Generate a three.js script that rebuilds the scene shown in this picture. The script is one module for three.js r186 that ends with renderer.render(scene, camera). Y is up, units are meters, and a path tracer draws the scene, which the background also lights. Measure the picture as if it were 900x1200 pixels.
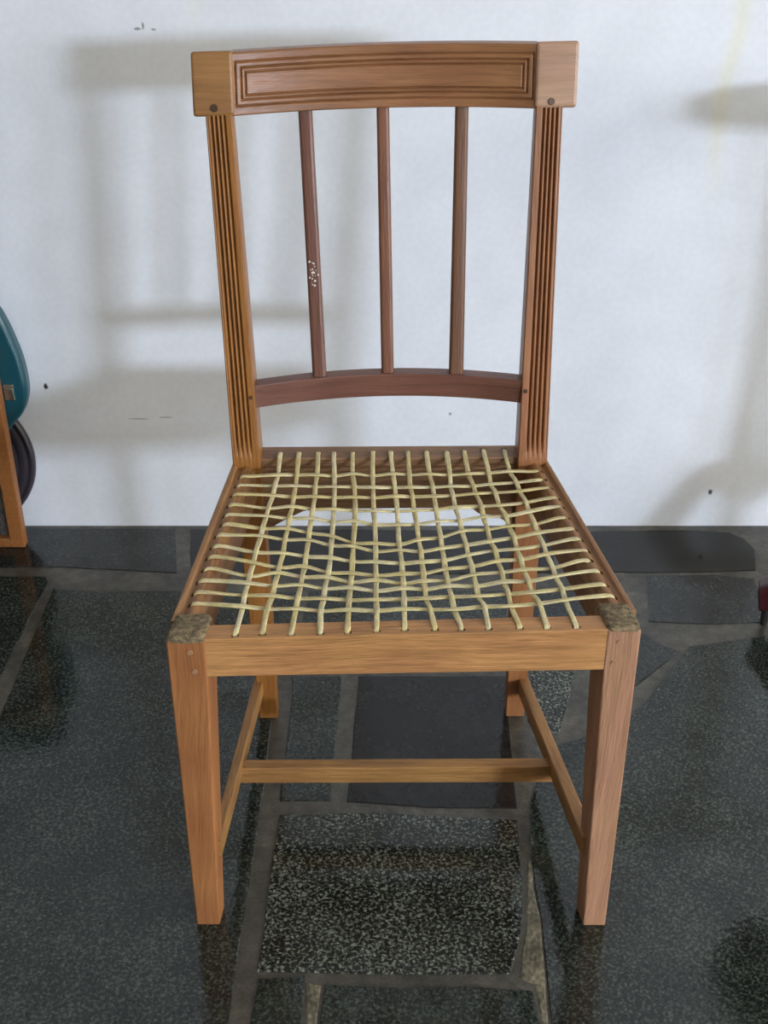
import * as THREE from 'three';
import { mergeGeometries } from 'three/addons/utils/BufferGeometryUtils.js';
import { RoundedBoxGeometry } from 'three/addons/geometries/RoundedBoxGeometry.js';
import { RectAreaLightUniformsLib } from 'three/addons/lights/RectAreaLightUniformsLib.js';
import { Brush, Evaluator, SUBTRACTION } from 'three-bvh-csg';
import { createNoise2D, createNoise3D } from 'simplex-noise';

// ------------------------------------------------------------------ camera, sky, light, exposure
const renderer = new THREE.WebGLRenderer({ antialias: true });
renderer.toneMapping = THREE.LinearToneMapping;
renderer.toneMappingExposure = 1.45;
renderer.shadowMap.enabled = true;
RectAreaLightUniformsLib.init();
const scene = new THREE.Scene();
scene.background = new THREE.Color(0.9, 0.9, 0.88);
const camera = new THREE.PerspectiveCamera(2 * Math.atan(600 / 1443) * 180 / Math.PI, 0.75, 0.05, 40);
camera.position.set(0, 1.205, 2.037);
camera.rotation.set(-30 * Math.PI / 180, 0, 0);
scene.add(camera);

// the three windows of the room, all behind or beside the photographer: centre, size, wall and daylight level
const WINDOWS = [
  { c: [3.45, 1.86, 7.2], w: 0.78, h: 0.36, to: [3.45, 1.86, 0], level: 190, color: [0.80, 0.94, 1.18] },
  { c: [4.45, 1.86, 7.2], w: 0.45, h: 0.4, to: [4.45, 1.86, 0], level: 75, color: [0.80, 0.94, 1.18] },
  { c: [5.2, 1.6, 3.3], w: 2.6, h: 1.5, to: [0, 1.6, 3.3], level: 8.5, color: [1.06, 1.0, 0.88] },
];
for (const w of WINDOWS) {
  const l = new THREE.RectAreaLight(new THREE.Color(...w.color), w.level, w.w, w.h);
  l.name = 'window_daylight';
  l.position.set(...w.c).lerp(new THREE.Vector3(...w.to), 0.004);
  l.lookAt(...w.to);
  scene.add(l);
}

// ------------------------------------------------------------------ helpers
const V = (x, y, z) => new THREE.Vector3(x, y, z);
function mulberry(a) { return () => { a |= 0; a = a + 0x6D2B79F5 | 0; let t = Math.imul(a ^ a >>> 15, 1 | a); t = t + Math.imul(t ^ t >>> 7, 61 | t) ^ t; return ((t ^ t >>> 14) >>> 0) / 4294967296; }; }
const rnd = mulberry(7);
const n2 = createNoise2D(mulberry(11)), n3 = createNoise3D(mulberry(12));
const clamp = (v, a = 0, b = 1) => Math.min(b, Math.max(a, v));
const lerp = (a, b, t) => a + (b - a) * t;
const smooth = (a, b, v) => { const t = clamp((v - a) / (b - a)); return t * t * (3 - 2 * t); };
const used = {};
function numbered(n) { const k = used[n] = (used[n] ?? -1) + 1; return k ? n + '_' + String(k).padStart(3, '0') : n; }
function obj(name, geo, mat, parent = scene) {
  const g = Array.isArray(geo) ? mergeGeometries(geo.map((q) => q.index ? q.toNonIndexed() : q)) : geo;
  const m = new THREE.Mesh(g, mat);
  m.name = numbered(name); m.castShadow = m.receiveShadow = true; parent.add(m); return m;
}
function thing(name, label, category, [x, y, z]) {
  const o = new THREE.Group(); o.name = numbered(name); o.position.set(x, y, z); o.userData = { label, category }; scene.add(o); return o;
}
function structure(o) { o.userData.kind = 'structure'; return o; }

function texture(w, h, fn, srgb = true) {
  const d = new Uint8Array(w * h * 4);
  for (let j = 0; j < h; j++) for (let i = 0; i < w; i++) {
    const c = fn(i / w, j / h), k = (j * w + i) * 4;
    d[k] = clamp(c[0]) * 255; d[k + 1] = clamp(c[1]) * 255; d[k + 2] = clamp(c[2]) * 255; d[k + 3] = 255;
  }
  const t = new THREE.DataTexture(d, w, h);
  t.wrapS = t.wrapT = THREE.RepeatWrapping; t.magFilter = THREE.LinearFilter; t.minFilter = THREE.LinearMipmapLinearFilter; t.generateMipmaps = true;
  if (srgb) t.colorSpace = THREE.SRGBColorSpace;
  t.needsUpdate = true; return t;
}
// noise that tiles in the unit square, with nu by nv features
function tiled(u, v, nu, nv, seed = 0) {
  const f = (a, b) => n2(a * nu + seed * 17.3, b * nv + seed * 9.1);
  const su = smooth(0.8, 1, u), sv = smooth(0.8, 1, v);
  return lerp(lerp(f(u, v), f(u - 1, v), su), lerp(f(u, v - 1), f(u - 1, v - 1), su), sv);
}

// a swept solid: every station is a closed outline in its own plane
function loft(stations, { uv0 = rnd() * 3, cap = true } = {}) {
  const n = stations[0].pts.length, pos = [], uv = [], idx = [];
  let along = 0;
  stations.forEach((s, k) => {
    if (k) along += s.o.distanceTo(stations[k - 1].o);
    let per = 0;
    for (let i = 0; i <= n; i++) {
      const q = s.pts[i % n];
      if (i) { const p = s.pts[i - 1]; per += Math.hypot(q[0] - p[0], q[1] - p[1]); }
      const P = s.o.clone().addScaledVector(s.u, q[0]).addScaledVector(s.v, q[1]);
      pos.push(P.x, P.y, P.z); uv.push(along + uv0, per + uv0 * 0.37);
    }
  });
  for (let k = 0; k + 1 < stations.length; k++) for (let i = 0; i < n; i++) {
    const a = k * (n + 1) + i, b = a + n + 1; idx.push(a, b + 1, b, a, a + 1, b + 1);
  }
  if (cap) for (const [k, flip] of [[0, false], [stations.length - 1, true]]) {
    const s = stations[k], base = pos.length / 3;
    const tris = THREE.ShapeUtils.triangulateShape(s.pts.map((q) => new THREE.Vector2(...q)), []);
    for (const q of s.pts) { const P = s.o.clone().addScaledVector(s.u, q[0]).addScaledVector(s.v, q[1]); pos.push(P.x, P.y, P.z); uv.push(q[0] + uv0, q[1] + uv0); }
    for (const t of tris) flip ? idx.push(base + t[0], base + t[1], base + t[2]) : idx.push(base + t[0], base + t[2], base + t[1]);
  }
  const g = new THREE.BufferGeometry();
  g.setAttribute('position', new THREE.Float32BufferAttribute(pos, 3));
  g.setAttribute('uv', new THREE.Float32BufferAttribute(uv, 2));
  g.setIndex(idx);
  // outward winding whatever the order of the stations
  let vol = 0; const a = V(), b = V(), c = V(), pa = g.attributes.position;
  for (let i = 0; i < idx.length; i += 3) { a.fromBufferAttribute(pa, idx[i]); b.fromBufferAttribute(pa, idx[i + 1]); c.fromBufferAttribute(pa, idx[i + 2]); vol += a.dot(b.cross(c)); }
  if (vol < 0) { for (let i = 0; i < idx.length; i += 3) { const t = idx[i + 1]; idx[i + 1] = idx[i + 2]; idx[i + 2] = t; } g.setIndex(idx); }
  g.computeVertexNormals();
  return g;
}
// rounded rectangle outline, w by d, starting in the middle of the -v side
function rect(w, d, r = 0.002, seg = 3) {
  const p = [[0, -d / 2]], a = w / 2 - r, b = d / 2 - r;
  for (const [cx, cy, s] of [[a, -b, -90], [a, b, 0], [-a, b, 90], [-a, -b, 180]])
    for (let i = 0; i <= seg; i++) { const t = (s + 90 * i / seg) * Math.PI / 180; p.push([cx + r * Math.cos(t), cy + r * Math.sin(t)]); }
  return p;
}
// a straight or bent bar through [centre, width, depth]; u and v are the directions of width and depth
function bar(list, u, v, r = 0.002, bevel = 0.0015) {
  const st = [];
  list.forEach(([o, w, d], k) => {
    const first = k === 0, last = k === list.length - 1, nb = list[first ? 1 : k - 1][0];
    const dir = o.clone().sub(nb).normalize();
    if (last && bevel) st.push({ o: o.clone().addScaledVector(dir, -bevel), u, v, pts: rect(w, d, r) });
    st.push({ o: o.clone(), u, v, pts: (first || last) && bevel ? rect(w - 2 * bevel, d - 2 * bevel, Math.max(r * 0.6, 0.0003)) : rect(w, d, r) });
    if (first && bevel) st.push({ o: o.clone().addScaledVector(dir, -bevel), u, v, pts: rect(w, d, r) });
  });
  return loft(st);
}
const X = V(1, 0, 0), Y = V(0, 1, 0), Z = V(0, 0, 1);

// ------------------------------------------------------------------ materials
function woodMap(seed, contrast, lines) {
  return texture(1024, 512, (u, v) => {
    const wob = 0.014 * tiled(u, v, 2, 2, seed);
    const band = tiled(u, v + wob, 1.2, 9, seed + 1) * 0.5 + tiled(u, v + wob, 1.5, 26, seed + 2) * 0.5;
    const fine = tiled(u, v + wob, 3, 90, seed + 3), pore = Math.max(0, tiled(u, v + wob, 9, 170, seed + 4) - 0.3), blotch = tiled(u, v, 4, 3, seed + 5);
    const t = 0.84 + contrast * (0.08 * band + 0.05 * fine * lines + 0.035 * blotch - 0.24 * pore * lines);
    return [t, t * (0.985 + 0.015 * blotch), t * (0.96 + 0.025 * band)];
  });
}
function reliefMap(seed) {
  return texture(512, 256, (u, v) => { const t = 0.5 + 0.2 * tiled(u, v, 6, 60, seed) + 0.2 * tiled(u, v, 20, 120, seed + 1); return [t, t, t]; }, false);
}
const grainA = woodMap(1, 1.0, 0.8), grainB = woodMap(5, 1.15, 1.3), grainR = reliefMap(3);
for (const t of [grainA, grainB, grainR]) t.repeat.set(1 / 0.45, 1 / 0.22);
const wood = (hex, map, rough, bump = 0.0004) => new THREE.MeshPhysicalMaterial({ color: hex, map, roughness: rough, bumpMap: grainR, bumpScale: bump, specularIntensity: 0.8 });
const M = {
  rail: wood('#d59c64', grainB, 0.42),
  legLeft: wood('#b87b4b', grainA, 0.5),
  legRight: wood('#c79675', grainA, 0.5, 0.0008),
  post: wood('#ae7439', grainA, 0.4),
  postRight: wood('#ad744a', grainA, 0.4),
  crest: wood('#a8754e', grainA, 0.34),
  block: wood('#ad7d4a', grainA, 0.4),
  blockRight: wood('#cca386', grainA, 0.36),
  spindle: wood('#84594a', grainA, 0.38),
  spindleMid: wood('#905f46', grainA, 0.38),
  spindleRight: wood('#80573a', grainA, 0.42),
  side: wood('#b28356', grainB, 0.5),
  back: wood('#a37c58', grainB, 0.5),
  stretcher: wood('#b9884f', grainB, 0.5, 0.0008),
  pegDark: wood('#5a3c25', grainA, 0.5),
  pegGrey: wood('#8d7462', grainA, 0.5),
  pegPale: wood('#c99a74', grainA, 0.5),
  frame: wood('#bd7c45', grainA, 0.42),
};
const endMap = texture(256, 256, (u, v) => {
  const t = 0.72 + 0.2 * tiled(u, v, 6, 6, 21) + 0.18 * tiled(u, v, 22, 22, 22) + 0.1 * tiled(u, v, 60, 60, 23);
  return [t, t * 0.95, t * 0.84];
});
endMap.repeat.set(1 / 0.06, 1 / 0.06);
M.end = new THREE.MeshStandardMaterial({ color: '#a0927a', map: endMap, bumpMap: endMap, bumpScale: 0.0008, roughness: 0.85 });
const hideMap = texture(512, 128, (u, v) => {
  const t = 0.86 + 0.09 * tiled(u, v, 10, 3, 31) + 0.07 * tiled(u, v, 40, 10, 32) + 0.05 * tiled(u, v, 8, 24, 33);
  return [t, t * (0.985 + 0.015 * tiled(u, v, 12, 2, 34)), t * (0.93 + 0.08 * tiled(u, v, 9, 2, 35))];
});
hideMap.repeat.set(1 / 0.3, 1 / 0.02);
const hide = (hex) => new THREE.MeshPhysicalMaterial({ color: hex, map: hideMap, roughness: 0.42, bumpMap: hideMap, bumpScale: 0.0006 });
M.hide = [hide('#f2e6ba'), hide('#eee0ae'), hide('#eadaa4')];
M.lid = new THREE.MeshStandardMaterial({ color: '#2b1c10', roughness: 0.8 });

// ------------------------------------------------------------------ the room
const SX = [-2.6, 5.2], SZ = [0, 7.2], HT = 2.8, TH = 0.2;
const wallMap = texture(1536, 1536, (u, v) => {          // 2.4 m square from x = -1.2, y = 0
  const x = u * 2.4 - 1.2, y = v * 2.4;
  let t = 0.905 + 0.012 * n2(x * 2.1, y * 2.1) + 0.010 * n2(x * 9, y * 9) + 0.008 * n2(x * 60, y * 60);
  let c = [t * 0.992, t, t * 1.012];
  const stain = (a, col) => { for (let i = 0; i < 3; i++) c[i] = lerp(c[i], c[i] * col[i], clamp(a)); };
  // yellow damp runs
  const run = (cx, y0, w, amt) => { const q = cx + 0.012 * n2(y * 4, cx * 9); stain(amt * Math.exp(-((x - q) ** 2) / (w * w)) * smooth(y0, y0 + 0.18, y), [1.0, 0.97, 0.84]); };
  run(0.545, 0.6, 0.014, 0.5); run(-0.29, 0.86, 0.012, 0.6); run(0.06, 0.9, 0.03, 0.4);
  // small scuffs and chips
  const dot = (cx, cy, rx, ry, amt) => { const d = ((x - cx) / rx) ** 2 + ((y - cy) / ry) ** 2 + 0.5 * n2(x * 300, y * 300); if (d < 1) stain(amt * smooth(1, 0.4, d), [0.2, 0.19, 0.18]); };
  dot(-0.611, 0.290, 0.004, 0.006, 1); dot(0.617, 0.0718, 0.004, 0.006, 0.8); dot(-0.385, 0.897, 0.007, 0.002, 0.5); dot(-0.376, 0.902, 0.002, 0.006, 0.5); dot(-0.36, 0.896, 0.004, 0.002, 0.4);
  dot(-0.45, 0.225, 0.018, 0.0015, 0.35); dot(-0.40, 0.228, 0.012, 0.0012, 0.35); dot(0.02, 0.29, 0.003, 0.003, 0.4); dot(0.12, 0.235, 0.003, 0.003, 0.4);
  return c;
});
const wallBump = texture(1024, 1024, (u, v) => { const t = 0.5 + 0.30 * tiled(u, v, 7, 7, 41) + 0.10 * tiled(u, v, 30, 24, 42) + 0.03 * tiled(u, v, 160, 130, 43); return [t, t, t]; }, false);
wallBump.repeat.set(1.6, 1.6);
M.wall = new THREE.MeshStandardMaterial({ map: wallMap, bumpMap: wallBump, bumpScale: 0.0009, roughness: 0.85 });
M.plain = new THREE.MeshStandardMaterial({ color: new THREE.Color(0.80, 0.77, 0.71), roughness: 0.9 });
M.dim = new THREE.MeshStandardMaterial({ color: new THREE.Color(0.30, 0.25, 0.20), roughness: 0.9 });
M.windowFrame = new THREE.MeshStandardMaterial({ color: '#e8e6e0', roughness: 0.5 });
M.glass = new THREE.MeshPhysicalMaterial({ color: 0xffffff, transmission: 1, thickness: 0, roughness: 0.02 });
function box(x0, x1, y0, y1, z0, z1) { const g = new THREE.BoxGeometry(x1 - x0, y1 - y0, z1 - z0); g.translate((x0 + x1) / 2, (y0 + y1) / 2, (z0 + z1) / 2); return g; }
function flatUV(g, a, b, ka = 1, kb = 1, oa = 0, ob = 0) { const p = g.attributes.position, uv = g.attributes.uv; for (let i = 0; i < p.count; i++) uv.setXY(i, p.getComponent(i, a) * ka + oa, p.getComponent(i, b) * kb + ob); return g; }
structure(obj('wall_back', flatUV(box(SX[0] - TH, SX[1] + TH, -TH, HT + TH, -TH, 0), 0, 1, 1 / 2.4, 1 / 2.4, 0.5, 0), M.wall));
structure(obj('wall_left', box(SX[0] - TH, SX[0], -TH, HT + TH, 0, SZ[1] + TH), M.dim));
structure(obj('ceiling', box(SX[0], SX[1], HT, HT + TH, 0, SZ[1]), M.plain));
{
  const [a, b, c] = WINDOWS, zf = SZ[1], e = (w) => [w.c[0] - w.w / 2, w.c[0] + w.w / 2];
  const [a0, a1] = e(a), [b0, b1] = e(b), yb = a.c[1] - a.h / 2, yt = a.c[1] + a.h / 2;
  structure(obj('wall_front', [box(SX[0], a0, -TH, HT + TH, zf, zf + TH), box(a1, b0, -TH, HT + TH, zf, zf + TH), box(b1, SX[1] + TH, -TH, HT + TH, zf, zf + TH),
    box(a0, a1, -TH, yb, zf, zf + TH), box(a0, a1, yt, HT + TH, zf, zf + TH), box(b0, b1, -TH, yb, zf, zf + TH), box(b0, b1, yt, HT + TH, zf, zf + TH)], M.plain));
  const z0 = c.c[2] - c.w / 2, z1 = c.c[2] + c.w / 2, y0 = c.c[1] - c.h / 2, y1 = c.c[1] + c.h / 2, xr = SX[1];
  structure(obj('wall_right', [box(xr, xr + TH, -TH, HT + TH, 0, z0), box(xr, xr + TH, -TH, HT + TH, z1, zf), box(xr, xr + TH, -TH, y0, z0, z1), box(xr, xr + TH, y1, HT + TH, z0, z1)], M.plain));
  WINDOWS.forEach((w, k) => {
    const g = structure(new THREE.Group()); g.name = 'window_' + (k + 1); g.position.set(...w.c); if (k === 2) g.rotation.y = -Math.PI / 2; scene.add(g);
    const W = w.w / 2, Hh = w.h / 2, s = k === 2 ? -1 : 1, f = 0.035;
    obj('window_frame', [box(-W, W, -Hh, -Hh + f, 0.05, 0.1), box(-W, W, Hh - f, Hh, 0.05, 0.1), box(-W, -W + f, -Hh + f, Hh - f, 0.05, 0.1), box(W - f, W, -Hh + f, Hh - f, 0.05, 0.1)].map((q) => { if (s < 0) q.rotateY(Math.PI); return q; }), M.windowFrame, g);
    const pane = box(-W + f, W - f, -Hh + f, Hh - f, 0.073, 0.077); if (s < 0) pane.rotateY(Math.PI);
    obj('pane', pane, M.glass, g);
  });
}

// ------------------------------------------------------------------ the floor: polished dark stone slabs in mortar
const floor = structure(new THREE.Group()); floor.name = 'floor'; scene.add(floor);
function speckle(seed, amount, base, fleck, scale) {
  return texture(1024, 1024, (u, v) => {
    const wu = u + 0.0022 * tiled(u, v, 95, 95, seed + 7), wv = v + 0.0022 * tiled(u, v, 95, 95, seed + 8);
    const a = tiled(wu, wv, 105 * scale, 88 * scale, seed), b = tiled(wu, wv, 190 * scale, 170 * scale, seed + 1), big = tiled(u, v, 5, 5, seed + 2), mid = tiled(u, v, 22, 22, seed + 3);
    let f = smooth(-0.28, 0.72, 0.55 * a + 0.5 * b + 0.10 * big + 0.08 * mid) * amount;
    const dk = 1 + 0.16 * big + 0.12 * mid + 0.10 * b;
    return [lerp(base[0] * dk, fleck[0], f), lerp(base[1] * dk, fleck[1], f), lerp(base[2] * dk, fleck[2], f)];
  });
}
const rub = texture(512, 512, (u, v) => { const t = 0.5 + 0.25 * tiled(u, v, 7, 7, 51) + 0.1 * tiled(u, v, 60, 60, 52); return [t, t, t]; }, false);
const rubRough = texture(512, 512, (u, v) => { const t = 0.72 + 0.16 * tiled(u, v, 5, 5, 53) + 0.10 * tiled(u, v, 34, 34, 54); return [t, t, t]; }, false);
function stoneMat(map, rough, spec = 1) {
  return new THREE.MeshPhysicalMaterial({ map, roughness: rough, roughnessMap: rubRough, bumpMap: rub, bumpScale: 0.0005, specularIntensity: spec, ior: 1.46 });
}
const mapHeavy = speckle(60, 0.95, [0.10, 0.108, 0.092], [0.50, 0.52, 0.46], 0.85), mapMid = speckle(70, 0.75, [0.125, 0.138, 0.120], [0.345, 0.375, 0.335], 0.85);
const mapSoft = speckle(80, 0.4, [0.13, 0.135, 0.125], [0.34, 0.37, 0.34], 0.7), mapPlain = speckle(90, 0.03, [0.13, 0.125, 0.115], [0.28, 0.28, 0.26], 0.6);
for (const t of [mapHeavy, mapMid, mapSoft, mapPlain]) t.repeat.set(1 / 0.62, 1 / 0.62);
rub.repeat.set(1.4, 1.4); rubRough.repeat.set(1.2, 1.2);
M.heavy = stoneMat(mapHeavy, 0.16); M.mid = stoneMat(mapMid, 0.14); M.soft = stoneMat(mapSoft, 0.13); M.slate = stoneMat(mapPlain, 0.16, 0.75);
const groutMap = texture(1024, 1024, (u, v) => {
  const t = 0.27 + 0.05 * tiled(u, v, 9, 9, 101) + 0.045 * tiled(u, v, 40, 40, 102) + 0.04 * tiled(u, v, 160, 160, 103) + 0.12 * Math.max(0, tiled(u, v, 24, 60, 104) - 0.5);
  return [t * 1.05, t * 1.0, t * 0.87];
});
groutMap.repeat.set(1 / 1.1, 1 / 1.1);
M.grout = new THREE.MeshPhysicalMaterial({ map: groutMap, bumpMap: groutMap, bumpScale: 0.002, roughness: 0.33 });
obj('mortar_bed', flatUV(box(SX[0], SX[1], -TH, -0.0016, 0, SZ[1]), 0, 2), M.grout, floor);
// outlines in millimetres (x, z) on the floor; the wall stands at z = 0
const STONES = [
  ['soft', [[-1222, 18], [-572, 12], [-398, 15], [-374, 168], [-495, 157], [-613, 148], [-1153, 171]]],
  ['slate', [[-370, 15], [323, 18], [308, 168], [-77, 177], [-347, 174]]],
  ['slate', [[347, 34], [407, 21], [570, 18], [655, 26], [680, 50], [690, 85], [673, 160], [508, 168], [339, 166]]],
  ['soft', [[732, 40], [1212, 40], [1158, 160], [704, 160]]],
  ['mid', [[-585, 221], [-496, 229], [-361, 227], [-150, 232], [-157, 398], [-171, 473], [-170, 592], [-169, 717], [-173, 893], [-176, 1017], [-176, 1114], [-176, 1262], [-580, 1262]]],
  ['mid', [[-132, 227], [75, 221], [217, 227], [193, 435], [27, 442], [-143, 440]]],
  ['mid', [[-145, 471], [-67, 471], [-69, 592], [-73, 661], [-75, 753], [-145, 753], [-144, 661], [-143, 572]]],
  ['slate', [[-41, 471], [193, 471], [189, 592], [187, 687], [184, 768], [59, 766], [-52, 755], [-46, 650]]],
  ['heavy', [[-143, 780], [0, 776], [183, 790], [178, 897], [170, 976], [160, 1013], [150, 1045], [0, 1045], [-151, 1042], [-148, 933]]],
  ['mid', [[-148, 1052], [-94, 1048], [-93, 1115], [-88, 1262], [-160, 1262], [-153, 1115]]],
  ['mid', [[-69, 1060], [30, 1065], [110, 1063], [174, 1069], [177, 1109], [171, 1262], [-72, 1262], [-73, 1115]]],
  ['heavy', [[234, 453], [303, 460], [289, 521], [261, 612], [231, 627], [218, 582]]],
  ['soft', [[244, 221], [410, 221], [394, 338], [344, 345], [291, 426], [230, 426]]],
  ['soft', [[355, 370], [438, 355], [449, 379], [483, 405], [404, 489], [346, 535], [330, 489]]],
  ['soft', [[472, 177], [599, 174], [663, 188], [659, 248], [641, 323], [548, 328], [449, 320]]],
  ['soft', [[701, 183], [1148, 183], [1100, 338], [656, 330]]],
  ['mid', [[223, 696], [252, 637], [305, 616], [396, 548], [503, 391], [640, 362], [1130, 362], [1130, 1262], [188, 1262], [191, 1109], [193, 1041], [196, 967], [194, 907], [195, 833], [204, 756]]],
  ['mid', [[-1148, 183], [-608, 180], [-598, 199], [-604, 338], [-610, 473], [-606, 640], [-1148, 640]]],
  ['mid', [[-1148, 656], [-604, 656], [-598, 900], [-598, 1262], [-1148, 1262]]],
];
function stone(pts, mat, r0) {
  const q = [], n = pts.length, rg = mulberry(r0);
  for (let i = 0; i < n; i++) {                         // edges broken up so that they run a little unevenly
    const a = pts[i], b = pts[(i + 1) % n], L = Math.hypot(b[0] - a[0], b[1] - a[1]), k = Math.max(1, Math.min(9, Math.round(L / 45)));
    for (let j = 0; j < k; j++) { const t = j / k, w = j ? 2.2 : 0.8; q.push(new THREE.Vector2((lerp(a[0], b[0], t) + (rg() - 0.5) * w) / 1000, -(lerp(a[1], b[1], t) + (rg() - 0.5) * w) / 1000)); }
  }
  const g = new THREE.ExtrudeGeometry(new THREE.Shape(q), { depth: 0.008, bevelEnabled: true, bevelThickness: 0.0012, bevelSize: 0.0012, bevelOffset: -0.0012, bevelSegments: 1, curveSegments: 1 });
  g.translate(0, 0, -0.0092); g.rotateX(-Math.PI / 2);
  const uv = g.attributes.uv, p = g.attributes.position, ox = rg() * 3, oz = rg() * 3, an = rg() * 6.3, ca = Math.cos(an), sa = Math.sin(an);
  for (let i = 0; i < p.count; i++) uv.setXY(i, p.getX(i) * ca - p.getZ(i) * sa + ox, p.getX(i) * sa + p.getZ(i) * ca + oz);
  obj('stone', g, mat, floor);
}
STONES.forEach(([k, pts], i) => stone(pts, M[k], 100 + i));
{ // a rougher, yellower patch of mortar in the wide joint on the right, and one in the joint at the front
  const ochre = texture(512, 512, (u, v) => { const q = tiled(u, v, 9, 5, 111), w = tiled(u, v, 34, 22, 112), t = 0.37 + 0.10 * q + 0.10 * w + 0.12 * Math.max(0, tiled(u, v, 20, 30, 113) - 0.3); return [t * 1.06, t * 1.0, t * 0.80]; });
  ochre.repeat.set(4, 4);
  const om = new THREE.MeshPhysicalMaterial({ map: ochre, bumpMap: ochre, bumpScale: 0.003, roughness: 0.5 });
  const patch = (pts) => { const g = new THREE.ExtrudeGeometry(new THREE.Shape(pts.map(([x, z]) => new THREE.Vector2(x / 1000, -z / 1000))), { depth: 0.004, bevelEnabled: true, bevelThickness: 0.0008, bevelSize: 0.002, bevelOffset: -0.002, bevelSegments: 1 }); g.translate(0, 0, -0.0056); g.rotateX(-Math.PI / 2); obj('mortar_patch', flatUV(g, 0, 2), om, floor); };
  patch([[190, 858], [195, 880], [191, 910], [195, 960], [192, 1030], [188, 1090], [186, 1150], [180, 1120], [178, 1060], [160, 1052], [166, 1015], [176, 975], [182, 920]]);
  patch([[-93, 1056], [-74, 1062], [-77, 1115], [-78, 1160], [-90, 1160], [-88, 1110]]);
}
{ // the rest of the room's floor
  let k = 300; const kinds = [M.mid, M.soft, M.heavy, M.slate];
  const fill = (x0, x1, z0, z1) => {
    const nz = Math.round((z1 - z0) / 0.42);
    for (let r = 0; r < nz; r++) {
      const za = lerp(z0, z1, r / nz) * 1000 + 9, zb = lerp(z0, z1, (r + 1) / nz) * 1000 - 9; let x = x0;
      while (x < x1 - 0.01) { let w = 0.4 + 0.45 * rnd(); if (x + w > x1 - 0.25) w = x1 - x; stone([[x * 1000 + 9, za], [(x + w) * 1000 - 9, za], [(x + w) * 1000 - 9, zb], [x * 1000 + 9, zb]], kinds[Math.floor(rnd() * 4)], k++); x += w; }
    }
  };
  fill(-2.58, -1.23, 0.02, 1.27); fill(1.225, 5.18, 0.02, 1.27); fill(-2.58, 5.18, 1.275, 7.18);
}

// ------------------------------------------------------------------ the chair
const O = V(0.02, 0, 0.775);
const chair = thing('dining_chair', 'brown wooden chair with a woven rawhide thong seat and three slim back spindles', 'chair', [O.x, O.y, O.z]);
const P = (x, y, z) => V(x - O.x, y - O.y, z - O.z);
const LEAN = Math.tan(11 * Math.PI / 180), back = (y) => 0.592 - (y - 0.44) * LEAN;        // front face of the raked back
const csg = new Evaluator(); csg.useGroups = false; csg.attributes = ['position', 'uv', 'normal'];
function drill(geo, holes, r, depth) {
  const c = mergeGeometries(holes.map(([x, y, z, ax]) => { const g = new THREE.CylinderGeometry(r, r, depth * 2, 10); g.scale(ax ? 0.8 : 1.15, 1, ax ? 1.15 : 0.8); const q = P(x, y, z); g.translate(q.x, q.y, q.z); return g; }));
  const A = new Brush(geo), B = new Brush(c); A.updateMatrixWorld(); B.updateMatrixWorld();
  const R = csg.evaluate(A, B, SUBTRACTION); return R.geometry;
}
// weaving, millimetres: where each of 13 thongs front-to-back meets each of 13 thongs side-to-side, and where they enter the frame
const WX = [[-139, -141, -141, -145, -146, -148, -148, -152, -152, -154, -154, -156, -156], [-114, -114, -115, -115, -117, -118, -119, -119, -122, -122, -124, -125, -128], [-88, -89, -88, -89, -90, -91, -91, -92, -92, -94, -94, -96, -97], [-65, -64, -63, -63, -63, -63, -63, -63, -64, -65, -67, -67, -69], [-41, -38, -37, -36, -36, -37, -37, -37, -37, -38, -38, -39, -39], [-15, -14, -14, -13, -11, -10, -10, -10, -9, -9, -9, -9, -8], [12, 14, 15, 17, 17, 18, 19, 21, 21, 22, 22, 22, 22], [33, 34, 36, 38, 40, 42, 44, 44, 46, 45, 46, 46, 50], [60, 63, 64, 65, 66, 69, 69, 70, 71, 72, 73, 74, 77], [86, 86, 87, 90, 93, 95, 98, 99, 102, 102, 104, 104, 109], [111, 115, 117, 123, 123, 125, 128, 131, 133, 135, 135, 138, 139], [137, 138, 141, 145, 151, 152, 156, 157, 159, 160, 163, 164, 169], [166, 171, 173, 179, 180, 184, 184, 189, 190, 193, 194, 198, 199]];
const WZ = [[620, 615, 619, 617, 616, 616, 616, 614, 617, 615, 617, 611, 612], [643, 646, 643, 647, 643, 648, 644, 648, 644, 647, 643, 644, 637], [671, 669, 671, 668, 671, 668, 669, 666, 670, 665, 666, 661, 664], [698, 696, 697, 700, 699, 703, 700, 703, 697, 698, 693, 697, 689], [721, 720, 722, 725, 727, 731, 735, 731, 729, 725, 723, 720, 716], [746, 748, 752, 762, 773, 778, 777, 771, 763, 754, 749, 748, 744], [767, 769, 772, 779, 785, 792, 794, 794, 792, 783, 781, 772, 769], [800, 803, 805, 811, 815, 820, 820, 822, 816, 810, 799, 803, 795], [826, 831, 831, 840, 845, 847, 848, 844, 840, 833, 827, 823, 819], [851, 846, 850, 854, 861, 861, 866, 865, 862, 855, 849, 850, 847], [869, 870, 871, 875, 877, 881, 880, 880, 878, 877, 874, 872, 869], [890, 894, 896, 900, 900, 904, 900, 904, 898, 903, 897, 900, 893], [916, 917, 921, 922, 925, 924, 926, 924, 930, 922, 927, 920, 919]];
const rowEnds = [[-188, 622, 206, 611], [-190, 645, 208, 636], [-193, 668, 213, 658], [-195, 694, 219, 685], [-197, 718, 222, 708], [-198, 741, 225, 736], [-202, 765, 230, 764], [-204, 790, 234, 788], [-206, 813, 238, 814], [-208, 838, 238, 837], [-211, 862, 245, 860], [-213, 885, 248, 889], [-214, 907, 253, 912]];
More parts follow.
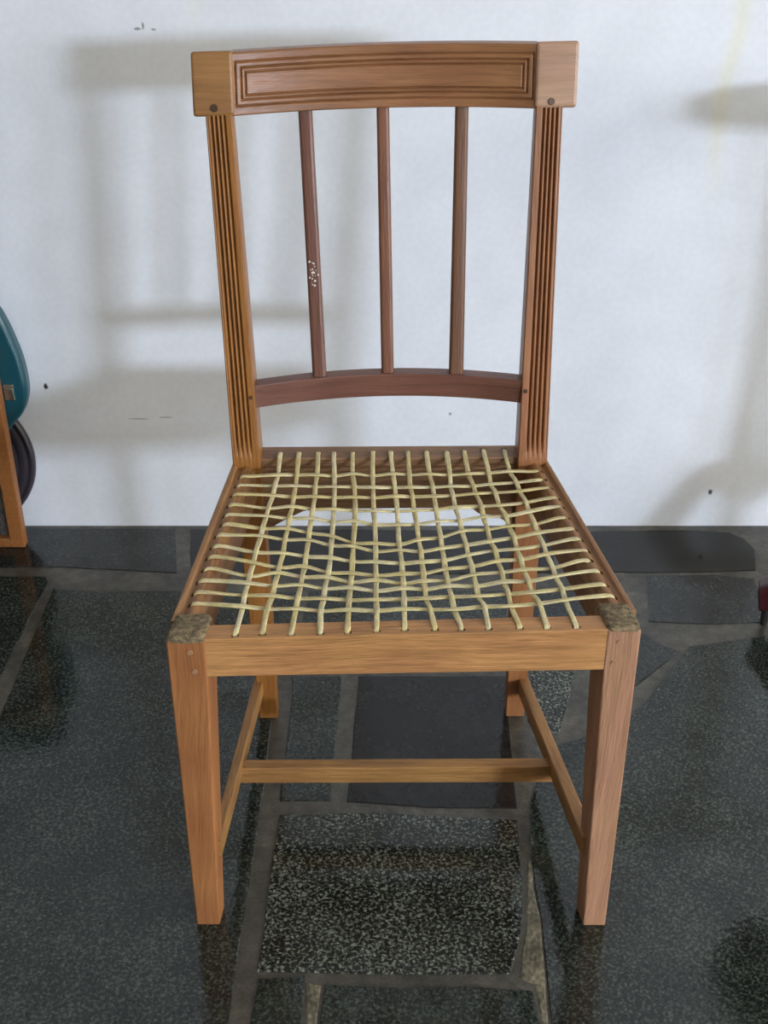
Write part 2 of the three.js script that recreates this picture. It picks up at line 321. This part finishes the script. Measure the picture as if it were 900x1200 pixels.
const columnEnds = [[-139, 566, -159, 966], [-114, 566, -130, 965], [-88, 566, -99, 967], [-67, 566, -68, 967], [-42, 566, -39, 966], [-15, 563, -8, 965], [9, 563, 22, 964], [32, 563, 54, 965], [57, 563, 82, 966], [84, 563, 111, 966], [108, 561, 144, 967], [134, 558, 173, 969], [162, 558, 204, 970]];
const seatY = (x, z) => { const t = clamp((z - 0.58) / 0.3925), a = x - 0.02; return 0.4405 + t * 0.0085 * a / 0.24 - t * 0.0005; };
const sag = (x, z) => 0.009 * clamp(1 - ((x - 0.02) / 0.2) ** 2) * clamp(1 - ((z - 0.775) / 0.18) ** 2);

// front legs, tapering to the foot, with worn grey end grain on top
function frontLeg(x0, x1, xt0, xt1, zf, top, mat, seed, skew) {   // skew: the leg follows the splay of the side rail
  const W = V(skew, 0, 1);
  const yr = top - 0.05, mid = (a, b) => (a + b) / 2;
  const st = [[0, x0, x1, 0.030], [0.1, lerp(x0, xt0, 0.26), lerp(x1, xt1, 0.26), 0.034], [0.25, lerp(x0, xt0, 0.65), lerp(x1, xt1, 0.65), 0.041], [yr, xt0, xt1, 0.046], [top, xt0, xt1, 0.046]];
  const leg = obj('leg', bar(st.map(([y, a, b, d]) => [P(mid(a, b) - skew * d / 2, y, zf - d / 2), b - a, d]), X, W, 0.0022, 0.0016), mat, chair);
  const cap = [], w = xt1 - xt0, d = 0.046, cx = mid(xt0, xt1), cz = zf - d / 2;
  [[0, 1], [0.003, 1.0], [0.006, 0.96], [0.0078, 0.86], [0.0086, 0.6], [0.0088, 0.25]].forEach(([h, k], i) => {
    const pts = []; for (let j = 0; j < 40; j++) { const t = j / 40 * Math.PI * 2, e = 0.24, c = Math.cos(t), s = Math.sin(t), m = k * (1 + (i > 0 ? 0.045 : 0) * n3(c * 2 + seed, s * 2, i * 0.8)); pts.push([Math.sign(c) * Math.abs(c) ** e * w / 2 * m, Math.sign(s) * Math.abs(s) ** e * d / 2 * m]); }
    cap.push({ o: P(cx - skew * d / 2, top - 0.0025 + h + 0.0008 * n2(i, seed), cz), u: X, v: W, pts });
  });
  const cg = loft(cap);
  { const p = cg.attributes.position; for (let i = 0; i < p.count; i++) cg.attributes.uv.setXY(i, p.getX(i) + 0.8 * p.getY(i), p.getZ(i) - 1.1 * p.getY(i)); }
  const c = obj('end_grain', cg, M.end, leg); c.userData.label = 'grey worn end grain on top of the front leg';
  return leg;
}
frontLeg(-0.2319, -0.2034, -0.2322, -0.1906, 0.9727, 0.4315, M.legLeft, 3, -0.085);
frontLeg(0.2460, 0.2739, 0.2365, 0.2722, 0.9738, 0.4465, M.legRight, 8, 0.15);

// rear legs running up into reeded back posts
function post(foot, seat, top, mat, inner) {   // each [x0, x1, y, zFront, depth]; inner = +1 when the inner side lies at +x
  const st = [];
  const at = (y) => { const [a, b, t] = y < 0.44 ? [foot, seat, y / 0.44] : [seat, top, (y - 0.44) / (top[2] - 0.44)]; const e = y < 0.44 ? smooth(0, 1, t) * 0.6 + t * 0.4 : t; return a.map((v, i) => i === 2 ? y : lerp(v, b[i], i === 3 ? (y < 0.44 ? t : t) : e)); };
  const ys = [0, 0.0015, 0.1, 0.2, 0.3, 0.38, 0.43, 0.445, 0.452, 0.458, 0.464, 0.475]; for (let i = 1; i <= 14; i++) ys.push(0.475 + (top[2] - 0.475) * i / 14);
  for (const y of ys) {
    const [x0, x1, , zf, d] = at(y), w = x1 - x0, k = smooth(0.452, 0.475, y), r = 0.002, pts = [];
    const ins = y === 0 ? 0.0015 : 0;
    pts.push([0, -d / 2 + ins]); pts.push([w / 2 - r - ins, -d / 2 + ins], [w / 2 - ins, -d / 2 + r + ins], [w / 2 - ins, d / 2 - r - ins]);
    const N = 72;
    for (let i = 0; i <= N; i++) {                      // front face from +x to -x
      const f = 1 - i / N, fo = inner > 0 ? f : 1 - f;    // fo: 0 at the outer edge, 1 at the inner edge
      const g = [0.2, 0.37, 0.54, 0.71]; let dep = 0;
      for (const c of g) dep += 0.0046 * Math.exp(-(((fo - c) * w / 0.00105) ** 2));
      if (fo < 0.71 && fo > 0.03) { const b = [0.03, ...g]; for (let q = 0; q < 4; q++) if (fo >= b[q] && fo <= b[q + 1]) dep += 0.0009 * (1 - Math.sin(Math.PI * (fo - b[q]) / (b[q + 1] - b[q]))); }
      pts.push([(f - 0.5) * (w - 2 * 0.0007 - 2 * ins), d / 2 - dep * k - ins - (i === 0 || i === N ? 0.0007 : 0)]);
    }
    pts.push([-w / 2 + ins, d / 2 - r - ins], [-w / 2 + ins, -d / 2 + r + ins], [-w / 2 + r + ins, -d / 2 + ins]);
    st.push({ o: P((x0 + x1) / 2, y, zf - d / 2), u: X, v: Z, pts });
  }
  return obj('back_post', loft(st), mat, chair);
}
post([-0.1890, -0.1611, 0, 0.5763, 0.030], [-0.2002, -0.1636, 0.44, 0.594, 0.044], [-0.2160, -0.1837, 0.882, 0.5095, 0.026], M.post, 1);
post([0.1848, 0.2126, 0, 0.5723, 0.030], [0.1772, 0.2165, 0.44, 0.591, 0.044], [0.1832, 0.2155, 0.892, 0.5075, 0.026], M.postRight, -1);

// seat rails, drilled for the thongs
{
  const holes = columnEnds.map(([, , x, z]) => [x / 1000, seatY(x / 1000, z / 1000) - 0.002, Math.min(z / 1000, 0.9668), 0]);
  const g = bar([[P(-0.1912, 0.4085, 0.958), 0.027, 0.05], [P(0.2372, 0.4205, 0.9592), 0.027, 0.0535]], Z, Y, 0.0016, 0);
  const f = obj('seat_rail', drill(g, holes, 0.0042, 0.014), M.rail, chair); f.userData.label = 'orange-brown front seat rail';
  // side rails: a raised outer rim, then a rounded inner half over which the thongs run
  const prof = (s) => [[0.0005, -0.050], [0, -0.049], [0, -0.0015], [0.0006, -0.0004], [0.0018, 0], [0.0056, 0], [0.0068, -0.0008], [0.0080, -0.0034], [0.0098, -0.0042], [0.0125, -0.0040], [0.0150, -0.0018], [0.0185, -0.0008], [0.0225, -0.0012], [0.0265, -0.0040], [0.0295, -0.0085], [0.0312, -0.0140], [0.0318, -0.020], [0.0318, -0.049], [0.0313, -0.050]].map(([a, b]) => [a * s, b]);
  const side = (xa, ya, za, xb, yb, zb, s) => { const st = []; for (let i = 0; i <= 8; i++) { const t = i / 8; st.push({ o: P(lerp(xa, xb, t), lerp(ya, yb, t) + 0.0006, lerp(za, zb, t)), u: X, v: Y, pts: prof(s) }); } return loft(st); };
  const hl = rowEnds.map(([x, z]) => [x / 1000 - 0.001, seatY(x / 1000, z / 1000), z / 1000, 1]), hr = rowEnds.map(([, , x, z]) => [x / 1000 + 0.001, seatY(x / 1000, z / 1000), z / 1000, 1]);
  obj('seat_rail', drill(side(-0.2318, 0.4345, 0.94, -0.2005, 0.4415, 0.573, 1), hl, 0.0038, 0.013), M.side, chair);
  obj('seat_rail', drill(side(0.2722, 0.4495, 0.94, 0.2168, 0.4440, 0.573, -1), hr, 0.0038, 0.013), M.side, chair);
  // rear rail with a shaped lower edge
  const sh = new THREE.Shape(); const q = [[-0.166, 0.445], [-0.166, 0.330], [-0.150, 0.341], [-0.133, 0.352], [-0.110, 0.364], [-0.090, 0.3675], [0.06, 0.369], [0.106, 0.3695], [0.122, 0.367], [0.129, 0.3605], [0.152, 0.357], [0.165, 0.349], [0.1805, 0.326], [0.1805, 0.4475]];
  q.forEach(([x, y], i) => { const p = P(x, y, 0); i ? sh.lineTo(p.x, p.y) : sh.moveTo(p.x, p.y); });
  const rg = new THREE.ExtrudeGeometry(sh, { depth: 0.033, bevelEnabled: true, bevelThickness: 0.0015, bevelSize: 0.0015, bevelOffset: -0.0015, bevelSegments: 2 });
  rg.translate(0, 0, 0.5445 - O.z);
  obj('seat_rail', drill(rg, columnEnds.map(([x, z]) => [x / 1000, 0.446, z / 1000 - 0.002, 0]), 0.004, 0.012), M.back, chair).userData.label = 'arched rear seat rail';
  // glue blocks in the two front corners
  for (const [s, x, y] of [[1, -0.194, 0.419], [-1, 0.235, 0.432]]) {
    const c = new THREE.Shape(); c.moveTo(0, 0); c.lineTo(s * 0.042, 0); c.lineTo(s * 0.034, -0.010); c.lineTo(s * 0.010, -0.034); c.lineTo(0, -0.042);
    const g = new THREE.ExtrudeGeometry(c, { depth: 0.022, bevelEnabled: true, bevelSize: 0.001, bevelThickness: 0.001, bevelSegments: 1 }); g.rotateX(Math.PI / 2);
    const p = P(x, y, 0.946); g.translate(p.x, p.y - 0.012, p.z - 0.001);
    obj('corner_block', g, M.side, chair);
  }
}

// woven seat
{
  const seat = new THREE.Group(); seat.name = 'woven_seat'; seat.userData.label = 'open lattice of cream rawhide thongs'; chair.add(seat);
  // the thongs run smoothly between their crossings
  for (const c of WX) { const q = c.slice(); for (let r = 1; r < 12; r++) c[r] = 0.25 * q[r - 1] + 0.5 * q[r] + 0.25 * q[r + 1]; }
  const A = 0.0015, UP = 0.0025;
  const strap = (pts, k, across) => {
    const c = new THREE.CatmullRomCurve3(pts, false, 'centripetal'), N = 84, st = [], sd = k * 3.1;
    for (let i = 0; i <= N; i++) {
      const t = i / N, o = c.getPoint(t), T = c.getTangent(t), flat = (across ? Z : X).clone();
      const u = flat.addScaledVector(T, -flat.dot(T)).normalize(); const nrm = V().crossVectors(T, u).normalize();
      const tw = 0.16 * n2(t * 5 + sd, sd), U = u.clone().multiplyScalar(Math.cos(tw)).addScaledVector(nrm, Math.sin(tw)), W = V().crossVectors(T, U);
      const end = Math.min(t, 1 - t), w = (0.0031 + 0.0005 * n2(t * 9, sd + 4)) * (across ? 1.02 : 1) * (0.85 + 0.15 * smooth(0, 0.05, end)), h = 0.0014 + 0.0002 * n2(t * 12, sd + 9);
      const pts2 = []; for (let j = 0; j < 12; j++) { const a = j / 12 * Math.PI * 2, cc = Math.cos(a), ss = Math.sin(a); pts2.push([Math.sign(cc) * Math.abs(cc) ** 0.75 * w, Math.sign(ss) * Math.abs(ss) ** 0.75 * h]); }
      st.push({ o, u: U, v: W, pts: pts2 });
    }
    obj('thong', loft(st, { uv0: k * 0.173 }), M.hide[k % 3], seat);
  };
  for (let r = 0; r < 13; r++) {
    const [x0, z0, x1, z1] = rowEnds[r].map((v) => v / 1000), pts = [];
    const E = (x, z, dx, dy) => P(x + dx, seatY(x, z) + dy, z);
    pts.push(E(x0, z0, -0.0005, -0.011), E(x0, z0, 0.0005, -0.001), E(x0, z0, 0.004, 0.0022), E(x0, z0, 0.013, 0.0021));
    for (let c = 0; c < 13; c++) { const x = WX[c][r] / 1000, z = WZ[r][c] / 1000; pts.push(P(x, seatY(x, z) - sag(x, z) + UP + ((r + c) % 2 ? -A : A), z)); }
    pts.push(E(x1, z1, -0.013, 0.0021), E(x1, z1, -0.004, 0.0022), E(x1, z1, -0.0005, -0.001), E(x1, z1, 0.0005, -0.011));
    strap(pts, r * 2 + 1, true);
  }
  for (let c = 0; c < 13; c++) {
    const [x0, z0, x1, z1] = columnEnds[c].map((v) => v / 1000), pts = [];
    const yr = 0.4462, yf = seatY(x1, z1) - 0.0032;
    pts.push(P(x0, yr - 0.010, z0 - 0.0025), P(x0, yr - 0.001, z0 - 0.002), P(x0, yr + 0.0020, z0 + 0.002), P(x0, yr + 0.0022, z0 + 0.012));
    for (let r = 0; r < 13; r++) { const x = WX[c][r] / 1000, z = WZ[r][c] / 1000; pts.push(P(x, seatY(x, z) - sag(x, z) + UP + ((r + c) % 2 ? A : -A), z)); }
    pts.push(P(lerp(WX[c][12] / 1000, x1, 0.75), yf + 0.0045, z1 - 0.012), P(x1, yf + 0.0032, z1 - 0.004), P(x1, yf + 0.0002, z1 - 0.0008), P(x1, yf - 0.009, z1 - 0.0002));
    strap(pts, c * 2, false);
  }
}

// crest rail: bowed, with a reeded panel, and a plain block at each end
const crestS = (x) => clamp((x + 0.2294) / 0.4602), crestBow = (x) => 0.028 * (1 - ((x - 0.0007) / 0.19) ** 2);
const crestLo = (x) => lerp(0.8735, 0.8841, crestS(x)), crestHi = (x) => lerp(0.9447, 0.9568, crestS(x));
{
  const NX = 640, NY = 132, x0 = -0.1835, x1 = 0.1838, pos = [], uv = [], idx = [], T = 0.021;
  const line = (d) => { let q = 0; for (const c of [0.011, 0.0177, 0.0228]) q += 0.0034 * Math.exp(-(((d - c) / 0.00080) ** 2)); if (d > 0.011 && d < 0.0228) q += 0.0002; return q; };
  for (const side of [0, 1]) for (let j = 0; j <= NY; j++) for (let i = 0; i <= NX; i++) {
    const x = lerp(x0, x1, i / NX), lo = crestLo(x), hi = crestHi(x), y = lerp(lo, hi, j / NY), e = Math.min(y - lo, hi - y);
    const round = e < 0.0025 ? 0.0025 - Math.sqrt(Math.max(0, 0.0025 ** 2 - (0.0025 - e) ** 2)) : 0;
    const d = Math.min(e, Math.min(x - x0, x1 - x) + 0.0058);
    const z = back(y) - crestBow(x) + 0.003 - (side ? T - round : round + line(d));
    const p = P(x, y, z); pos.push(p.x, p.y, p.z); uv.push(x + 0.3, y);
  }
  const K = (NX + 1) * (NY + 1), id = (s, i, j) => s * K + j * (NX + 1) + i;
  for (let j = 0; j < NY; j++) for (let i = 0; i < NX; i++) {
    idx.push(id(0, i, j), id(0, i + 1, j), id(0, i + 1, j + 1), id(0, i, j), id(0, i + 1, j + 1), id(0, i, j + 1));
    idx.push(id(1, i, j), id(1, i + 1, j + 1), id(1, i + 1, j), id(1, i, j), id(1, i, j + 1), id(1, i + 1, j + 1));
  }
  for (let i = 0; i < NX; i++) {
    idx.push(id(0, i, NY), id(0, i + 1, NY), id(1, i + 1, NY), id(0, i, NY), id(1, i + 1, NY), id(1, i, NY));
    idx.push(id(0, i, 0), id(1, i + 1, 0), id(0, i + 1, 0), id(0, i, 0), id(1, i, 0), id(1, i + 1, 0));
  }
  const g = new THREE.BufferGeometry(); g.setAttribute('position', new THREE.Float32BufferAttribute(pos, 3)); g.setAttribute('uv', new THREE.Float32BufferAttribute(uv, 2)); g.setIndex(idx); g.computeVertexNormals();
  const crest = obj('crest_rail', g, M.crest, chair);
  const block = (xa, xb, mat, label) => {
    const st = [], R = 0.004, n = 5, xs = [];
    for (let i = 0; i <= n; i++) xs.push([xa + R * (1 - Math.cos(i / n * Math.PI / 2)), R * (1 - Math.sin(i / n * Math.PI / 2))]);
    for (let i = n; i >= 0; i--) xs.push([xb - R * (1 - Math.cos(i / n * Math.PI / 2)), R * (1 - Math.sin(i / n * Math.PI / 2))]);
    for (const [x, ins] of xs) { const lo = crestLo(x), hi = crestHi(x), y = (lo + hi) / 2 - 0.0004; st.push({ o: P(x, y, back(y) + 0.0035 - 0.0125 - crestBow(clamp(x, -0.19, 0.19)) * 0.6), u: V(0, Math.cos(0.192), -Math.sin(0.192)), v: V(0, Math.sin(0.192), Math.cos(0.192)), pts: rect((hi - lo) * 1.018 + 0.0015 - ins * 1.4, 0.028 - ins * 1.2, 0.0045 - ins * 0.4, 5) }); }
    const b = obj('end_block', loft(st), mat, crest); b.userData.label = label; return b;
  };
  block(-0.2300, -0.1806, M.block, 'plain left end block of the crest rail');
  block(0.1815, 0.2315, M.blockRight, 'pale worn right end block of the crest rail');
  const peg = (x, y, z, r, mat, tilt, label, w = 0.0014) => { const g = new THREE.CylinderGeometry(r * 0.86, r, w, 18); g.rotateX(Math.PI / 2 - tilt); const p = P(x, y, z); g.translate(p.x, p.y, p.z); const m = obj('peg', g, mat, chair); if (label) m.userData.label = label; };
  peg(-0.2047, 0.885, back(0.885) + 0.0058, 0.0047, M.pegDark, 0.192, 'dark peg through the crest rail'); peg(0.2013, 0.8925, back(0.8925) + 0.0058, 0.0043, M.pegGrey, 0.192, 'grey-brown peg through the crest rail');
  peg(-0.1731, 0.5331, 0.5765, 0.0027, M.pegDark, 0.192); peg(0.1840, 0.5409, 0.5735, 0.0027, M.pegDark, 0.192);
  const fl = 0.9729; peg(-0.2074, 0.417, fl, 0.0034, M.pegPale, 0, 'pale peg in the front leg'); peg(-0.2043, 0.3915, fl, 0.0034, M.pegPale, 0);
  peg(0.2505, 0.432, fl + 0.0011, 0.0036, M.pegPale, 0); peg(0.2463, 0.4045, fl + 0.0011, 0.0036, M.pegPale, 0);
}
// lower back rail and spindles
const railBow = (x) => 0.029 * (1 - ((x - 0.006) / 0.173) ** 2);
{
  const st = []; for (let i = 0; i <= 20; i++) {
    const x = lerp(-0.1700, 0.1815, i / 20), y = lerp(0.5310, 0.5375, i / 20);
    st.push({ o: P(x, y, back(y) - 0.005 - 0.011 - railBow(x)), u: Z, v: Y, pts: rect(0.022, 0.0318, 0.0016) });
  }
  obj('back_rail', loft(st), M.spindle, chair);
  const spin = (xt, wt, xb, wb, mat) => {
    const st = []; for (let i = 0; i <= 12; i++) { const t = i / 12, y = lerp(0.540, 0.885, t), x = lerp(xb, xt, t); st.push({ o: P(x, y, back(y) - 0.013 - lerp(railBow(x), crestBow(x), t)), u: X, v: Z, pts: rect(lerp(wb, wt, t), 0.014, 0.0042, 4) }); }
    return obj('spindle', loft(st), mat, chair);
  };
  const a = spin(-0.0975, 0.0172, -0.0848, 0.0184, M.spindle); spin(-0.0016, 0.0158, 0.005, 0.0166, M.spindleMid); spin(0.096, 0.0164, 0.0952, 0.0192, M.spindleRight);
  a.userData.label = 'left spindle with flecks of white paint';
  const pm = new THREE.MeshStandardMaterial({ color: '#d8d4cc', roughness: 0.8 }), rg = mulberry(77), fl = [];
  for (let i = 0; i < 30; i++) { const y = 0.665 + rg() * 0.034, t = (y - 0.548) / 0.337, x = lerp(-0.0848, -0.0975, t), r = 0.0005 + rg() * 0.0013; const g = new THREE.SphereGeometry(r, 8, 5); g.scale(1, 1.3, 0.25); const p = P(x + (rg() - 0.5) * 0.011, y, back(y) - 0.013 + 0.0068 - lerp(railBow(x), crestBow(x), t)); g.translate(p.x, p.y, p.z); fl.push(g); }
  const pf = obj('paint_fleck', fl, pm, a); pf.userData.label = 'white paint flecks';
}
// stretchers
obj('stretcher', bar([[P(-0.1868, 0.0565, 0.562), 0.0145, 0.024], [P(-0.2015, 0.1140, 0.958), 0.0125, 0.026]], X, Y, 0.0022, 0), M.stretcher, chair);
obj('stretcher', bar([[P(0.2060, 0.0580, 0.556), 0.0155, 0.026], [P(0.2445, 0.1200, 0.958), 0.0165, 0.028]], X, Y, 0.0022, 0), M.stretcher, chair);
obj('stretcher', bar([[P(-0.196, 0.0790, 0.782), 0.018, 0.0265], [P(0.2285, 0.0815, 0.782), 0.018, 0.0275]], Z, Y, 0.0018, 0), M.stretcher, chair).userData.label = 'cross stretcher between the side stretchers';

// ------------------------------------------------------------------ things at the left edge, by the foot of the wall
{
  const f = thing('wooden_frame', 'small honey-coloured wooden frame with a grey panel, standing on the floor at the left edge', 'frame', [-0.83, 0, 0.072]);
  const xo = 0.162, xi = 0.135, h = 0.42;
  const bx = (a, b, c, d, z0, z1) => { const g = new RoundedBoxGeometry(b - a, d - c, z1 - z0, 2, 0.003); g.translate((a + b) / 2, (c + d) / 2, (z0 + z1) / 2); return g; };
  obj('stile', bx(xi, xo, 0, h, -0.010, 0.012), M.frame, f); obj('stile', bx(-xo, -xi, 0, h, -0.010, 0.012), M.frame, f);
  obj('frame_rail', bx(-xi - 0.002, xi + 0.002, 0.0, 0.019, -0.0095, 0.0115), M.frame, f); obj('frame_rail', bx(-xi - 0.002, xi + 0.002, h - 0.027, h, -0.0095, 0.0115), M.frame, f);
  const pmap = texture(256, 256, (u, v) => { const t = 0.36 + 0.10 * tiled(u, v, 18, 5, 121) + 0.08 * tiled(u, v, 60, 8, 122); return [t * 1.0, t * 0.96, t * 0.90]; });
  pmap.repeat.set(4, 4);
  obj('panel', bx(-xi - 0.004, xi + 0.004, 0.014, h - 0.02, -0.008, -0.003), new THREE.MeshStandardMaterial({ map: pmap, roughness: 0.9 }), f);
}
{
  // a pear-shaped hard case, its narrow end on the floor behind the frame
  const c = thing('hard_case', 'glossy teal rounded hard case with a small metal latch, propped between wooden frame and wall', 'case', [-0.79, 0, 0.0425]);
  const half = [[0.02, 0.003], [0.06, 0.03], [0.085, 0.12], [0.100, 0.20], [0.122, 0.232], [0.146, 0.260], [0.1575, 0.284], [0.1620, 0.309], [0.1615, 0.34], [0.158, 0.37], [0.151, 0.400], [0.143, 0.428], [0.132, 0.455], [0.112, 0.485], [0.08, 0.508], [0.04, 0.520]];
  const out = [...half.map(([x, y]) => new THREE.Vector2(x, y)), ...half.slice().reverse().map(([x, y]) => new THREE.Vector2(-x, y))];
  const shell = (inset, z0, z1, r) => { const s = new THREE.Shape(); s.setFromPoints(new THREE.SplineCurve([...out, out[0]]).getPoints(140)); const g = new THREE.ExtrudeGeometry(s, { depth: z1 - z0 - 2 * r, bevelEnabled: true, bevelThickness: r, bevelSize: r, bevelOffset: -r - inset, bevelSegments: 5 }); g.translate(0, 0, z0 + r); return g; };
  const teal = new THREE.MeshPhysicalMaterial({ color: '#0b4a55', roughness: 0.4, clearcoat: 0.45, clearcoatRoughness: 0.2 });
  const metal = new THREE.MeshStandardMaterial({ color: '#c9c6bd', metalness: 1, roughness: 0.3 });
  obj('shell', shell(0, -0.019, 0.014, 0.010), teal, c); obj('rim', shell(0.0005, -0.004, -0.001, 0.0012).translate(0, 0, 0), teal, c);
  const l = obj('latch', [new RoundedBoxGeometry(0.018, 0.030, 0.004, 2, 0.0015).translate(0.131, 0.305, 0.0150), new RoundedBoxGeometry(0.013, 0.009, 0.004, 2, 0.001).translate(0.133, 0.309, 0.0178), new THREE.CylinderGeometry(0.0015, 0.0015, 0.02, 8).rotateZ(Math.PI / 2).translate(0.132, 0.317, 0.0175)], metal, c); l.userData.label = 'small metal latch';
}
{
  const d = thing('round_case', 'black ribbed round case standing on edge against the wall, behind the teal case', 'case', [-0.797, 0, 0.0105]);
  const R = 0.150, prof = [[0, -0.009], [0.12, -0.009], [R - 0.004, -0.008], [R, -0.004], [R, 0.003], [R - 0.003, 0.007], [R - 0.008, 0.008], [R - 0.0105, 0.003], [R - 0.014, 0.0075], [R - 0.026, 0.0085], [R - 0.0285, 0.0035], [R - 0.032, 0.0085], [R - 0.05, 0.009], [R - 0.053, 0.0065], [R - 0.057, 0.009], [0, 0.009]];
  const g = new THREE.LatheGeometry(prof.map(([r, y]) => new THREE.Vector2(r, y)), 96); g.rotateX(Math.PI / 2); g.translate(0, R, 0);
  const fm = new THREE.MeshPhysicalMaterial({ color: '#3a343a', roughness: 0.36 });
  obj('shell', g, fm, d);
  obj('hub', new THREE.CylinderGeometry(0.03, 0.034, 0.004, 32).rotateX(Math.PI / 2).translate(0, R, 0.0075), fm, d);
}
// ------------------------------------------------------------------ the stand at the right edge
{
  const s = thing('pedestal_stand', 'dark red stand on curved feet with black pads, at the right edge', 'stand', [0.830, 0, 0.385]);
  const red = new THREE.MeshPhysicalMaterial({ color: '#3f1014', roughness: 0.35, clearcoat: 0.3, clearcoatRoughness: 0.2 }), blk = new THREE.MeshStandardMaterial({ color: '#1c1a18', roughness: 0.5 });
  const pts = new THREE.SplineCurve([[0.03, 0.15], [0.046, 0.17], [0.05, 0.21], [0.042, 0.27], [0.034, 0.4], [0.030, 0.6], [0.034, 0.78], [0.045, 0.83]].map((p) => new THREE.Vector2(...p))).getPoints(80);
  obj('pedestal', new THREE.LatheGeometry([new THREE.Vector2(0, 0.148), ...pts, new THREE.Vector2(0, 0.832)], 64), red, s);
  obj('top', new THREE.LatheGeometry([[0, 0.828], [0.16, 0.828], [0.175, 0.835], [0.178, 0.845], [0.172, 0.855], [0, 0.857]].map((p) => new THREE.Vector2(...p)), 64), red, s);
  for (const a of [197, 317, 77]) {
    const t = a * Math.PI / 180, R = V(Math.cos(t), 0, Math.sin(t)), S = V(-Math.sin(t), 0, Math.cos(t));
    const c = new THREE.CatmullRomCurve3([[0.02, 0.205], [0.07, 0.200], [0.115, 0.165], [0.150, 0.115], [0.180, 0.075], [0.205, 0.058], [0.214, 0.056]].map(([q, y]) => R.clone().multiplyScalar(q).setY(y))), st = [];
    for (let k = 0; k <= 36; k++) {
      const q = k / 36, T = c.getTangent(q), N = V().crossVectors(T, S).normalize(), e = q > 0.94 ? Math.sqrt(Math.max(0.02, 1 - ((q - 0.94) / 0.06) ** 2)) : 1;
      st.push({ o: c.getPoint(q), u: S, v: N, pts: rect(lerp(0.040, 0.046, q) * e, lerp(0.052, 0.048, q) * e, 0.012 * e, 4) });
    }
    const leg = obj('foot', loft(st), red, s), pad = new THREE.CylinderGeometry(0.007, 0.006, 0.036, 16); pad.translate(R.x * 0.197, 0.018, R.z * 0.197);
    obj('pad', pad, blk, leg);
  }
}

renderer.render(scene, camera);
